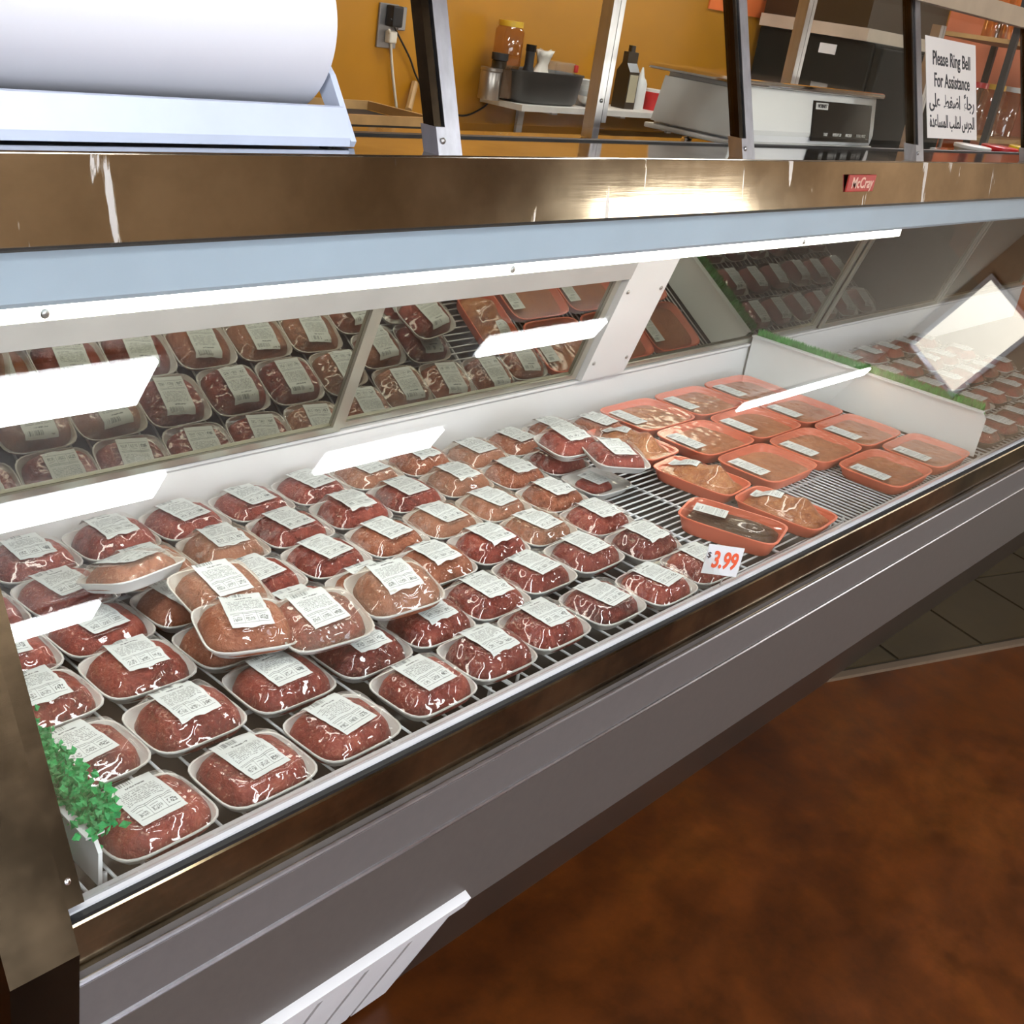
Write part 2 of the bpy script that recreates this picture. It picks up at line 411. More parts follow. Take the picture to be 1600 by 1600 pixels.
B().prism([(1.70, .748), (1.70, .0), (1.72, 0), (1.72, .75), (1.60, 1.33), (1.58, 1.33)], CX0, CX1).obj('rear_skin', 'case_white', case)
# hood and deck
B().prism([(1.174, 1.286), (1.187, 1.3805), (1.190, 1.381), (1.345, 1.381), (1.345, 1.372), (1.196, 1.372), (1.19, 1.286)], CX0 - .005, CX1).obj('top_trim', 'trim_scuffed', case)
B().box(CX0, CX1, 1.191, 1.345, 1.3812, 1.383).obj('deck', 'steel_deck', case)
B().box(CX0, CX1, 1.345, 1.362, 1.345, 1.386).obj('deck_lip', 'rubber', case)
B().box(CX0, CX1, 1.362, 1.64, 1.330, 1.350).obj('rear_deck', 'steel_deck', case)
B().box(CX0, CX1, 1.181, 1.20, 1.279, 1.286).obj('glass_gasket', 'rubber', case)
B().prism([(1.206, 1.285), (1.206, 1.215), (1.212, 1.208), (1.222, 1.208), (1.222, 1.24), (1.56, 1.25), (1.56, 1.33), (1.22, 1.33), (1.22, 1.285)], CX0, CX1).obj('hood', 'hood_white', case)
# light strip under the hood
ls = B().box(.455, 3.06, 1.255, 1.315, 1.1985, 1.206).obj('light_fixture', 'case_white', case)
B().box(.46, 3.05, 1.250, 1.300, 1.176, 1.1984, bev=.005).obj('diffuser', 'tube_case', ls)
for px_ in (70, 800, 1255):
    q = at(px_, 497 if px_ == 70 else (427 if px_ == 800 else 381), Y=1.2485); k = B(); k.lathe([(0, .0), (.007, .0), (.006, .003), (.003, .0045), (0, .0045)], seg=12)
    o = k.obj('screw', 'screw', ls, True); o.rotation_euler = (math.pi / 2, 0, 0); o.location = (q.x, 1.2495, 1.187)
for px_ in (.55, 1.6, 2.7): B().box(px_, px_ + .012, 1.256, 1.266, 1.206, 1.242).obj('hanger', 'case_white', ls)
# front glass and its end bar
def slope(y0, z0, y1, z1, th):
    d_ = Vector((y1 - y0, z1 - z0)).normalized(); n_ = Vector((-d_.y, d_.x)) * th
    return [(y0, z0), (y1, z1), (y1 + n_.x, z1 + n_.y), (y0 + n_.x, z0 + n_.y)]
B().prism(slope(.858, .6845, 1.180, 1.2855, .006), .467, CX1 - .02).obj('front_glass', 'pane', case)
eb = B().prism(slope(.862, .684, 1.186, 1.288, .022), .447, .467).obj('glass_end_bar', 'end_steel', case)
# steel end of the case
end = B().prism([(.975, 0), (.835, .33), (.815, .52), (.812, .66), (.832, .70), (1.160, 1.292), (1.166, 1.386), (1.66, 1.386), (1.73, .75), (1.73, 0)], .372, .4445)
end.obj('end_panel', 'end_steel', case)
q = at(70, 1396, Y=.87)
sc_ = B().lathe([(0, 0), (.006, 0), (.005, .0025), (0, .004)], seg=12).obj('screw', 'chrome', case, True); sc_.location = (.456, .858, .717); sc_.rotation_euler = (math.radians(62), 0, 0)
# mirrored sliding doors at the rear
mz0, mz1 = .752, 1.246
def my(z): return 1.650 - .31 * (z - mz0)
def door(x0, x1, dy):
    g_ = B().prism([(my(mz0) + dy, mz0), (my(mz1) + dy, mz1), (my(mz1) + dy + .006, mz1), (my(mz0) + dy + .006, mz0)], x0, x1).obj('mirror_door', 'mirror', case)
    def bar(xa, xb, za, zb, name='frame_bar'):
        B().prism([(my(za) + dy - .008, za), (my(zb) + dy - .008, zb), (my(zb) + dy - .0005, zb), (my(za) + dy - .0005, za)], xa, xb).obj(name, 'mirror_frame', g_)
    bar(x0, x0 + .018, mz0 + .014, mz1 - .014); bar(x1 - .022, x1, mz0 + .014, mz1 - .014); bar(x0, x1, mz0, mz0 + .014); bar(x0, x1, mz1 - .014, mz1)
door(.45, 1.475, 0); door(1.478, 2.262, .012); door(2.45, 3.55, .012); door(3.56, 4.55, 0); door(4.6, 5.56, .012)
B().prism([(my(1.037) - .016, 1.037), (my(1.095) - .016, 1.095), (my(1.095) - .009, 1.095), (my(1.037) - .009, 1.037)], .45, 2.264).obj('header_panel', 'header_grey', case)
pil = B().prism([(my(mz0) - .012, mz0 - .002), (my(mz1) - .012, mz1), (my(mz1) + .02, mz1), (my(mz0) + .02, mz0 - .002)], 2.266, 2.446).obj('pillar', 'case_white', case)
for x in (2.285, 2.425):
    for z in (.80, 1.0): 
        o = B().lathe([(0, 0), (.006, 0), (.004, .003), (0, .0035)], seg=10).obj('screw', 'screw', pil, True); o.location = (x, my(z) - .0125, z); o.rotation_euler = (math.radians(107), 0, 0)
# kick grille
gr = B()
def gy(z): return .85 + (.325 - z) * .14 / .325
def kick(x0, x1, za, zb, th, name, m, par):
    nrm = Vector((-.325, -.14)).normalized() * th
    return B().prism([(gy(za), za), (gy(zb), zb), (gy(zb) + nrm.x, zb + nrm.y), (gy(za) + nrm.x, za + nrm.y)][::-1], x0, x1).obj(name, m, par)
g0 = kick(.50, 1.103, .012, .322, .006, 'kick_grille', 'grille_back', case)
kick(.50, 1.108, .304, .330, .016, 'top_flange', 'grille_white', g0)
x = 1.094
while x > .52:
    kick(x - .078, x, .02, .298, .011, 'panel', 'grille_white', g0); x -= .088
# maker badge
bp = at(1344, 286, Y=1.178)
bd_ = B().box(-.070, .070, -.004, 0, -.019, .019, bev=.002).obj('badge', 'badge_red', case); bd_.location = (bp.x + .0, 1.1785, bp.z)
me = text_mesh('badge_lettering', 'McCray', .034, 'badge_text', .0006, 1.0, bold=.0006); me.transform(Matrix.Translation((0.004, -.0046, 0)) @ RX90)
link('badge_lettering', me, bd_)

# ---------------------------------------------------------------- wire racks
ZS = .650
def rack(x0, x1, along, sp, label):
    y0, y1 = .882, 1.640; b = B(); r = .0022; z = ZS - r
    if along == 'y':
        n = int((x1 - x0) / sp)
        for i in range(n + 1): b.tube([(x0 + i * (x1 - x0) / n, y0, z), (x0 + i * (x1 - x0) / n, y1, z)], r, 5)
        for k in range(5): yy = y0 + .01 + k * (y1 - y0 - .02) / 4; b.tube([(x0, yy, z - .006), (x1, yy, z - .006)], .0036, 6)
    else:
        n = int((y1 - y0) / sp)
        for i in range(n + 1): b.tube([(x0, y0 + i * (y1 - y0) / n, z), (x1, y0 + i * (y1 - y0) / n, z)], r, 5)
        m_ = max(2, int((x1 - x0) / .12))
        for k in range(m_ + 1): xx = x0 + .004 + k * (x1 - x0 - .008) / m_; b.tube([(xx, y0, z - .006), (xx, y1, z - .006)], .0036, 6)
    for xx in (x0 + .03, x1 - .03):
        for yy in (y0 + .03, y1 - .03): b.tube([(xx, yy, .600), (xx, yy, z)], .003, 6)
    o = b.obj('wire_rack', 'wire_white', None, True); tag(o, label, 'wire rack', 'white wire shelf racks'); return o
rack(.50, 1.20, 'y', .034, 'white wire rack under the leftmost ground beef packages')
rack(1.205, 1.78, 'y', .034, 'white wire rack under the middle ground beef packages')
rack(1.785, 2.32, 'x', .0185, 'bare white wire rack between beef packages and orange trays')
rack(2.325, 3.10, 'y', .0185, 'white wire rack showing before the orange trays by the divider')
rack(3.16, 4.30, 'y', .03, 'white wire rack behind the tall white divider')

# ---------------------------------------------------------------- dividers and greenery
def divider(x, y0, y1, h, flange, name, label):
    e = empty(name, (x, 0, ZS))
    b = B(); b.prism([(y0, .0), (y1, .0), (y1, h), (y0 + .012, h), (y0, h - .014)], -.0025, .0025); b.obj('sheet', 'divider_white', e)
    B().prism([(y0 + .012, h), (y1, h), (y1, h + .003), (y0 + .012, h + .003)], -.010 if flange else -.004, .012).obj('top_flange', 'divider_white', e)
    tag(e, label, 'divider'); return e
divider(3.123, .905, 1.645, .124, True, 'white_divider', 'tall white plastic divider at the end of the orange trays')
divider(.515, .895, 1.64, .060, True, 'white_divider', 'low white plastic divider under the green parsley strip')
b = B(); rnd = random.Random(3)
for i in range(5200):
    x = 3.137 + rnd.random() * .028; y = .93 + rnd.random() * .71; z = ZS + .118; h = .018 + rnd.random() * .012
    a = rnd.random() * 6.28; dx, dy = math.cos(a) * .0022, math.sin(a) * .0022; tx, ty = (rnd.random() - .5) * .014, (rnd.random() - .5) * .014
    v = [b.bm.verts.new(c) for c in ((x - dx, y - dy, z), (x + dx, y + dy, z), (x + tx, y + ty, z + h))]; b.bm.faces.new(v)
turf = empty('turf_strip', (3.15, 1.3, ZS))
tb_ = B().box(3.136, 3.166, .925, 1.645, ZS, ZS + .119).obj('backing', 'green_turf', turf); tb_.location = (-3.15, -1.3, -ZS)
o = b.obj('grass_blades', 'green_turf', turf); o.location = (-3.15, -1.3, -ZS); o['kind'] = 'stuff'
tag(turf, 'green artificial grass strip behind the tall white divider', 'artificial grass')
b = B()
def sprig(base, tip, n, spread, ln):
    base, tip = Vector(base), Vector(tip)
    for i in range(n):
        f_ = rnd.random(); p = base.lerp(tip, f_); d_ = Vector((rnd.gauss(0, 1), rnd.gauss(0, 1), rnd.gauss(.2, .8))).normalized()
        c = p + Vector((rnd.gauss(0, 1), rnd.gauss(0, 1), rnd.gauss(0, .7))) * spread; s_ = d_.orthogonal().normalized() * ln * .35; l_ = d_ * ln * (.6 + .6 * rnd.random())
        nn = d_.cross(s_).normalized() * ln * .12
        v = [b.bm.verts.new(k) for k in (c, c + l_ * .45 + s_ + nn, c + l_, c + l_ * .5 - s_ + nn, c + l_ * .5 - nn)]
        b.bm.faces.new((v[0], v[1], v[4])); b.bm.faces.new((v[1], v[2], v[4])); b.bm.faces.new((v[2], v[3], v[4])); b.bm.faces.new((v[3], v[0], v[4]))
y = .915
while y < 1.62:
    for s_ in range(5): sprig((.527, y + rnd.random() * .03, ZS + .055), (.520 + rnd.random() * .024, y + rnd.gauss(0, .016), ZS + .076 + rnd.random() * .018), 42, .008, .013)
    y += .030
for yy in (.965, 1.02, 1.08): sprig((.500, yy, ZS + .004), (.498, yy + .02, ZS + .03), 70, .010, .013)
pg = b.obj('parsley_garland', 'green_parsley'); tag(pg, 'strip of bright green plastic parsley along the low left divider', 'decoration')
# ---------------------------------------------------------------- wrapped packages
def se(th, n):
    c, s_ = abs(math.cos(th)), abs(math.sin(th)); return (c ** n + s_ ** n) ** (-1.0 / n)
def shell(prof, a, b_, n, seg, m, name):     # loft of superellipse rings: profile (scale, z)
    b = B(); rings = []
    for s_, z in prof:
        if s_ < 1e-6: rings.append([b.bm.verts.new((0, 0, z))]); continue
        rings.append([b.bm.verts.new((a * s_ * se(2 * math.pi * k / seg, n) * math.cos(2 * math.pi * k / seg), b_ * s_ * se(2 * math.pi * k / seg, n) * math.sin(2 * math.pi * k / seg), z)) for k in range(seg)])
    b.skin(rings, seg); return b.mesh(name, m, True, 50)
def field(a, b_, n, seg, nr, fn, m, name, skirt=None, p=1.0):
    b = B(); rings = []
    for i in range(nr + 1):
        s_ = (i / nr) ** p
        if i == 0: rings.append([b.bm.verts.new((0, 0, fn(0, 0, 0)))]); continue
        R = []
        for k in range(seg):
            th = 2 * math.pi * k / seg; r = se(th, n) * s_; x, y = a * r * math.cos(th), b_ * r * math.sin(th)
            R.append(b.bm.verts.new((x, y, fn(x, y, s_))))
        rings.append(R)
    if skirt is not None:
        R = [b.bm.verts.new((v.co.x * .985, v.co.y * .985, skirt)) for v in rings[-1]]; rings.append(R); rings.append([b.bm.verts.new((0, 0, skirt))])
    b.skin(rings, seg); return b.mesh(name, m, True)
def sheet(w_, h_, x0, y0, ang, fn, m, name, nx=9, ny=11):
    b = B(); uvl = b.bm.loops.layers.uv.new('UVMap'); V = {}
    c, s_ = math.cos(ang), math.sin(ang)
    for i in range(nx + 1):
        for j in range(ny + 1):
            u, v = i / nx, j / ny; lx, ly = (u - .5) * w_, (v - .5) * h_; x, y = x0 + lx * c - ly * s_, y0 + lx * s_ + ly * c
            V[i, j] = b.bm.verts.new((x, y, fn(x, y)))
    for i in range(nx):
        for j in range(ny):
            f = b.bm.faces.new((V[i, j], V[i + 1, j], V[i + 1, j + 1], V[i, j + 1]))
            for lp, (di, dj) in zip(f.loops, ((0, 0), (1, 0), (1, 1), (0, 1))): lp[uvl].uv = ((i + di) / nx, (j + dj) / ny)
    return b.mesh(name, m, True)
TA, TB_, TH = .0715, .0600, .019
tray_prof = [(0, 0), (.80, 0), (.845, .003), (.955, .0155), (1.0, .0170), (1.003, .0185), (1.0, .0195), (.965, .0192), (.865, .0065), (.82, .0042), (0, .004)]
TRAY = {c: shell(tray_prof, TA, TB_, 4.6, 48, c, 'tray') for c in ('foam_white', 'foam_black')}
VAR = []
for i in range(6):
    rr = random.Random(50 + i)
    H = [.041, .038, .043, .036, .040, .018][i]; ma, mb = (.0655, .0550) if i < 5 else (.040, .034)
    ox, oy = rr.uniform(-.004, .005), rr.uniform(-.002, .004); off = Vector((i * 3.1, i * 1.7, 5.0))
    def hm(x, y, off=off, H=H, ma=ma, mb=mb, ox=ox, oy=oy, rr=rr):
        u, v = (x - ox) / ma, (y - oy) / mb; q = (abs(u) ** 3.3 + abs(v) ** 3.3) ** (1 / 3.3)
        if q >= 1: return None
        k = (1 - q ** 2.8) ** .55
        return .005 + H * k * (1 + .10 * noise.noise(Vector((x, y, 0)) * 28 + off)) + .0035 * k * noise.noise(Vector((x, y, 0)) * 95 + off)
    top = max(hm(x * .008, y * .008) for x in range(-3, 4) for y in range(-3, 4))
    b = B(); seg, nr = 44, 11; rings = []
    for r_ in range(nr + 1):
        s_ = (r_ / nr) ** .75 * .999
        if r_ == 0: rings.append([b.bm.verts.new((ox, oy, hm(ox, oy)))]); continue
        R = []
        for k in range(seg):
            th = 2 * math.pi * k / seg; q = se(th, 3.3) * s_; x, y = ox + ma * q * math.cos(th), oy + mb * q * math.sin(th)
            z = hm(x, y); R.append(b.bm.verts.new((x, y, z if z is not None else .005)))
        rings.append(R)
    rings.append([b.bm.verts.new((ox, oy, .0045))]); b.skin(rings, seg)
    mm = {}
    base = b.mesh('meat', 'meat_red', True)
    for m in ('meat_red', 'meat_dark', 'meat_tan'):
        c = base if m == 'meat_red' else base.copy(); c.materials[0] = MAT[m]; mm[m] = c
    def hw(x, y, s_=None, hm=hm, top=top, off=off, i=i):
        if s_ is None:
            s_ = (abs(x / TA) ** 4.6 + abs(y / TB_) ** 4.6) ** (1 / 4.6)
        z = hm(x, y) or 0
        slack = (.074 if i < 5 else .030) * (1 - s_) * (1 + .22 * noise.noise(Vector((x, y, 3)) * 60 + off))
        t_ = min(.0198 + slack, top * .93 if i < 5 else .026)
        wr = .0011 * noise.noise(Vector((x, y, 9)) * 85 + off) + .0009 * abs(noise.noise(Vector((x * 1.5, y * .6, 2)) * 170 + off))
        return max(z + .0014, t_) + wr * min(1, (1 - s_) * 14)
    ww = {}
    wb = field(TA * .995, TB_ * .995, 4.6, 84, 28, lambda x, y, s_: hw(x, y, s_), 'wrap', 'plastic_wrap', p=.8)
    wf_ = wb.copy(); wf_.materials[0] = MAT['wrap_fog']
    lw_, lh = (.061, .086) if i < 5 else (.05, .06)
    lb = sheet(lw_, lh, -.004 + rr.uniform(-.004, .004), .004, rr.uniform(-.10, .16), lambda x, y: hw(x, y) + .0017, 'label_print', 'label')
    VAR.append((mm, {'wrap': wb, 'wrap_fog': wf_}, lb))
def package(loc, rot, var, tone, fog, tray='foam_white', sc=1.0):
    e = empty('ground_beef_package', loc); e.rotation_euler = rot; e.scale = (sc, sc, sc)
    mm, ww, lb = VAR[var]
    link('tray', TRAY[tray], e); link('meat', mm[tone], e); link('plastic_wrap', ww['wrap_fog' if fog else 'wrap'], e); link('price_label', lb, e, label='white printed price label')
    return e
ROWS = [
 [(234, 1254), (404, 1184), (542, 1117), (670, 1054), (765, 1000), (860, 960), (952, 925), (1045, 890), (1100, 876)],
 [(133, 1162), (291, 1103), (442, 1047), (577, 995), (688, 955), (762, 918), (840, 880), (925, 848), (1012, 837)],
 [(70, 1067), (215, 1025), (350, 985), (460, 928), (562, 893), (677, 867), (765, 832), (830, 798), (935, 795)],
 [(45, 1000), (165, 960), (280, 925), (410, 876), (500, 852), (610, 815), (695, 792), (757, 762), (864, 764), (922, 742)],
 [(8, 935), (98, 899), (215, 862), (347, 836), (460, 801), (550, 777), (630, 752), (715, 727), (803, 734), (860, 708)],
 [(68, 847), (212, 810), (310, 785), (410, 762), (485, 742), (577, 710), (657, 699), (742, 711), (800, 685), (850, 667), (917, 659)]]
TAN = {(680, 867), (677, 867), (347, 836), (610, 815), (577, 710), (715, 727), (695, 792), (757, 762), (830, 798), (864, 764), (657, 699), (803, 734), (280, 925), (562, 893), (215, 862), (742, 711), (917, 659), (850, 667), (800, 685), (350, 985)}
FOG = {(680, 867), (577, 710), (695, 792), (830, 798), (757, 762), (715, 727), (742, 711), (215, 862), (347, 836)}
PK = []
for r_, row in enumerate(ROWS):
    for k, p in enumerate(row):
        q = at(p[0], p[1], Z=ZS + .048); PK.append([q.x + .006, q.y + .012, r_, k, p])
for it in range(160):                          # nudge apart so that no two trays share space
    for i in range(len(PK)):
        for j in range(i):
            a, c = PK[i], PK[j]; dx, dy = a[0] - c[0], a[1] - c[1]; ox, oy = .1445 - abs(dx), .1215 - abs(dy)
            if ox > 0 and oy > 0:
                if ox < oy * 1.15: s_ = math.copysign(ox * .26, dx); a[0] += s_; c[0] -= s_
                else: s_ = math.copysign(oy * .26, dy); a[1] += s_; c[1] -= s_
    for a in PK: a[1] = min(max(a[1], .943), 1.586); a[0] = max(a[0], .592)
ORD = ['first', 'second', 'third', 'fourth', 'fifth', 'sixth', 'seventh', 'eighth', 'ninth', 'tenth', 'eleventh']
RW = ['front row', 'second row from the front', 'third row from the front', 'fourth row from the front', 'fifth row from the front', 'back row by the mirror']
rnd = random.Random(11)
for x, y, r_, k, p in PK:
    tone = 'meat_tan' if p in TAN else ('meat_dark' if (r_ < 2 and rnd.random() < .45) else 'meat_red')
    v = rnd.randrange(5)
    if p == (922, 742): v = 5
    e = package((x, y, ZS + .0005), (0, 0, rnd.uniform(-.035, .035)), v, tone, p in FOG)
    kind = 'tan wrapped ground beef' if tone == 'meat_tan' else 'wrapped ground beef'
    tag(e, 'white tray of %s, %s from left in %s' % (kind if r_ == 0 else kind, ORD[k], RW[r_]), 'meat package', 'wrapped ground beef packages')
TOPS = [((387, 962), -.30, (.10, .02), 'meat_tan', 0, 0, 'leftmost in the group of three stacked on others'),
        ((505, 952), -.20, (.16, -.06), 'meat_red', 1, 1, 'middle one of the three stacked on others'),
        ((622, 905), -.22, (.12, -.10), 'meat_tan', 1, 2, 'rightmost in the group of three stacked on others'),
        ((211, 886), .22, (-.36, .05), 'meat_tan', 1, 3, 'tipped back so its tray side shows, on other packages'),
        ((345, 907), -.02, (.20, .06), 'meat_tan', 1, 4, 'stacked on others beside the tipped package'),
        ((895, 680), -.15, (.05, -.05), 'meat_red', 0, 0, 'stacked beside the orange trays, the further one'),
        ((967, 700), -.42, (.08, .08), 'meat_red', 0, 3, 'stacked beside the orange trays, the nearer one')]
for p, yaw, (rx, ry), tone, fog, v, ph in TOPS:
    q = at(p[0], p[1], Z=ZS + .048 + .052)
    e = package((q.x + .005, q.y + .01, ZS + .056 + (.012 if rx < -.2 else .004)), (rx, ry, yaw), v, tone, fog)
    tag(e, 'ground beef package ' + ph, 'meat package', 'wrapped ground beef packages')

# orange foam trays
OA, OB_, OH = .119, .0865, .030
def orange_set(a, b_, h, kind, seed):
    prof = [(0, 0), (.84, 0), (.875, .003), (.965, h - .003), (1.0, h - .002), (1.003, h), (1.0, h + .001), (.955, h + .0005), (.885, .007), (.85, .0045), (0, .004)]
    tr = shell(prof, a, b_, 6.0, 56, 'foam_orange', 'tray'); off = Vector((seed * 2.3, seed, seed * .7))
    def hm(x, y, s_=None):
        if s_ is None: s_ = (abs(x / a) ** 6 + abs(y / b_) ** 6) ** (1 / 6)
        f = max(0, 1 - (s_ / .93) ** 8) ** .5
        if kind == 'flat': z = .021 + .0055 * noise.noise(Vector((x, y, 0)) * 24 + off) + .002 * noise.noise(Vector((x, y, 0)) * 60 + off)
        elif kind == 'leg':
            u, v = x / a, y / b_
            z = .020 + .040 * math.exp(-(u * u) / .20 - ((v + .36) ** 2) / .13) + .030 * math.exp(-((u - .1) ** 2) / .22 - ((v - .30) ** 2) / .16) + .004 * noise.noise(Vector((x, y, 0)) * 40 + off)
        else: z = .026 + .016 * math.exp(-(x / a) ** 2 / .3 - ((y / b_ + .3) ** 2) / .25)
        return .006 + (z - .006) * f
    mt = field(a * .87, b_ * .87, 5, 44, 12, lambda x, y, s_: hm(x, y, s_ * .87), {'flat': 'meat_chicken', 'leg': 'meat_leg', 'liver': 'meat_liver'}[kind], 'meat', skirt=.005)
    def hw(x, y, s_=None):
        if s_ is None: s_ = (abs(x / a) ** 6 + abs(y / b_) ** 6) ** (1 / 6)
        return max(h + .0014 + .05 * 0 * s_, min(hm(x, y) + .0015, h + .0014 + .16 * (1 - min(1, s_))))
    wr = field(a * .985, b_ * .985, 6, 72, 22, lambda x, y, s_: hw(x, y, s_) + (.0010 * noise.noise(Vector((x, y, 1)) * 45 + off) + .0006 * noise.noise(Vector((x, y * .5, 1)) * 120 + off)) * min(1, (1 - s_) * 10), 'wrap_tight' if kind == 'flat' else 'wrap', 'plastic_wrap', p=.8)
    if kind == 'flat': lb = sheet(.048, .092, -a * .70, b_ * .05, 0, lambda x, y: hw(x, y) + .0022, 'label_print', 'label')
    else: lb = sheet(.044, .070, a * .10, b_ * .48, .1, lambda x, y: hw(x, y) + .0022, 'label_print', 'label')
    return tr, mt, wr, lb
OSET = {k: orange_set(*v) for k, v in {'flat': (OA, OB_, OH, 'flat', 1), 'flat2': (OA, OB_, OH, 'flat', 2), 'flat3': (OA, OB_, OH, 'flat', 3),
        'leg': (.070, .103, .028, 'leg', 4), 'leg2': (.072, .103, .028, 'leg', 5), 'liver': (.070, .108, .036, 'liver', 6)}.items()}
def opack(kind, x, y, rot, z, label):
    e = empty('chicken_package', (x, y, z)); e.rotation_euler = rot
    tr, mt, wr, lb = OSET[kind]
    link('tray', tr, e); link('meat', mt, e); link('plastic_wrap', wr, e); link('price_label', lb, e, label='white printed price label')
    tag(e, label, 'meat package', 'packages in orange trays'); return e
orr = random.Random(5)
CXS, CYS = (2.415, 2.660, 2.905), (1.155, 1.335, 1.515)
nm = [['left tray of the third orange row from the glass', 'middle tray of the third orange row from the glass', 'right tray of the third orange row by the white divider'],
      ['left tray of the rearmost orange row', 'middle tray of the rearmost orange row', 'right tray of the rearmost orange row by the white divider']]
RN = ['second row from the glass', 'third row from the glass', 'rear row below the back panel']; CN = ['left', 'middle', 'right']
for j, cy in enumerate(CYS):
    for i, cx in enumerate(CXS):
        opack(['flat', 'flat2', 'flat3'][(i + 2 * j) % 3], cx + orr.uniform(-.002, .002), cy + orr.uniform(-.001, .001), (0, 0, orr.uniform(-.006, .006)), ZS + .0005,
              'orange tray of pale chicken, %s one in the %s' % (CN[i], RN[j]))
opack('flat2', 2.690, .973, (0, 0, .01), ZS + .0005, 'orange chicken tray at the glass beside bare wires')
opack('flat3', 2.940, .973, (0, 0, 0), ZS + .0005, 'orange chicken tray at the glass touching the tall white divider')
opack('leg', 2.185, 1.196, (0, 0, .10), ZS + .0005, 'orange tray holding a plump wrapped chicken leg beside bare wires')
opack('liver', 2.010, 1.005, (0, 0, .28), ZS + .0005, 'orange tray of dark glossy meat behind the price card')
opack('leg2', 2.205, .986, (0, 0, .08), ZS + .0005, 'orange tray of golden chicken pieces beside the dark glossy meat')
opack('leg2', 2.205, 1.412, (0, 0, .02), ZS + .0005, 'orange tray half hidden beside the stacked beef packages')
# far section behind the divider, dimly lit
fr_ = random.Random(21)
FN = ['against the front rail', 'second from the front rail', 'third from the front rail', 'fourth from the front rail', 'at the back']
for i in range(7):
    for j in range(5):
        e = package((3.28 + i * .152, .955 + j * .142, ZS + .0005), (0, 0, fr_.uniform(-.08, .08)), fr_.randrange(5), fr_.choice(['meat_dark', 'meat_red', 'meat_dark']), False, fr_.choice(['foam_white', 'foam_black', 'foam_white']))
        e.name = 'beef_package'
        tag(e, 'meat package beyond the tall divider, %s from it, %s' % (ORD[i] + ' column', FN[j]), 'meat package', 'packages beyond the divider')

# price card on its wire stand
pc = at(1127, 876, Y=.868); e = empty('price_card', (pc.x, .868, .676)); e.rotation_euler = (0, .05, -.72)
hc = pc.z - .676
B().box(-.034, .034, -.0012, .0012, hc - .029, hc + .030).obj('card', 'card_white', e)
me = text_mesh('digits', '3.99', .046, 'digits', .0005, .62, bold=.0013); me.transform(Matrix.Translation((.004, -.0018, hc)) @ RX90); link('digits', me, e)
me = text_mesh('dollar_sign', '$', .016, 'ink', .0004); me.transform(Matrix.Translation((-.0285, -.0018, hc + .009)) @ RX90); link('dollar_sign', me, e)
b = B(); b.tube([(-.008, 0, hc - .036), (-.008, .004, .004), (-.014, .006, .003)], .0012, 6); b.tube([(.010, 0, hc - .036), (.010, .004, .004), (.016, .006, .003)], .0012, 6); b.obj('wire_stand', 'chrome', e)
tag(e, 'white price card with orange digits 3.99 on a wire stand', 'price card')
# ---------------------------------------------------------------- sneeze guard on the deck
sg = empty('sneeze_guard', (2.06, 1.19, 1.383)); tag(sg, 'glass sneeze guard with aluminium posts on top of the case', 'sneeze guard')
O3 = Vector((-2.06, -1.19, -1.383))
def part(b, name, m, par=sg, **k):
    o = b.obj(name, m, par, **k); o.location = O3; return o
def gyz(z): return 1.193 + .335 * (z - 1.383)
ZT = 1.74
for xr in (1.260, 2.097, 2.925, 3.755, 4.59):
    def sl(y_, a, b_): return [(gyz(1.383) + a, 1.383), (gyz(ZT) + a, ZT), (gyz(ZT) + b_, ZT), (gyz(1.383) + b_, 1.383)]
    po = part(B().prism(sl(0, .0, .030), xr - .030, xr), 'post', 'alu')
    f2 = B().prism(sl(0, .004, .026), xr - .048, xr - .0335).obj('channel', 'end_steel', po)
    f3 = B().prism([(gyz(1.383) - .002, 1.383), (gyz(1.383) + .03, 1.383), (gyz(1.42) + .03, 1.42), (gyz(1.42) - .002, 1.42)], xr - .050, xr - .0305).obj('foot', 'alu', po)
    s_ = B().lathe([(0, 0), (.005, 0), (.004, .002), (0, .003)], seg=10).obj('screw', 'screw', po, True); s_.location = (xr - .040, gyz(1.402) - .003, 1.402); s_.rotation_euler = (math.radians(90), 0, 0)
xs = (1.260, 2.097, 2.925, 3.755, 4.59)
for i in range(4):
    part(B().prism([(gyz(1.425) + .012, 1.425), (gyz(ZT) + .012, ZT), (gyz(ZT) + .017, ZT), (gyz(1.425) + .017, 1.425)], xs[i] - .002, xs[i + 1] - .052), 'pane', 'pane_guard')
part(B().box(1.19, 4.60, 1.298, 1.345, ZT, ZT + .048), 'top_rail', 'rail_tan')
for xc in (2.09, 2.90, 3.75):
    p_ = part(B().box(xc - .019, xc + .004, 1.585, 1.615, 1.351, 1.72), 'rear_post', 'alu')
    B().box(xc + .006, xc + .022, 1.585, 1.612, 1.385, 1.72).obj('channel', 'alu', p_)
    for dz in (0,): 
        s_ = B().lathe([(0, 0), (.005, 0), (.004, .002), (0, .003)], seg=10).obj('screw', 'screw', p_, True); s_.location = (xc - .006, 1.5845, 1.43); s_.rotation_euler = (math.radians(90), 0, 0)
part(B().prism([(1.32, 1.742), (1.61, 1.712), (1.61, 1.735), (1.32, 1.785)], 2.870, 2.910), 'end_rail', 'rail_tan')
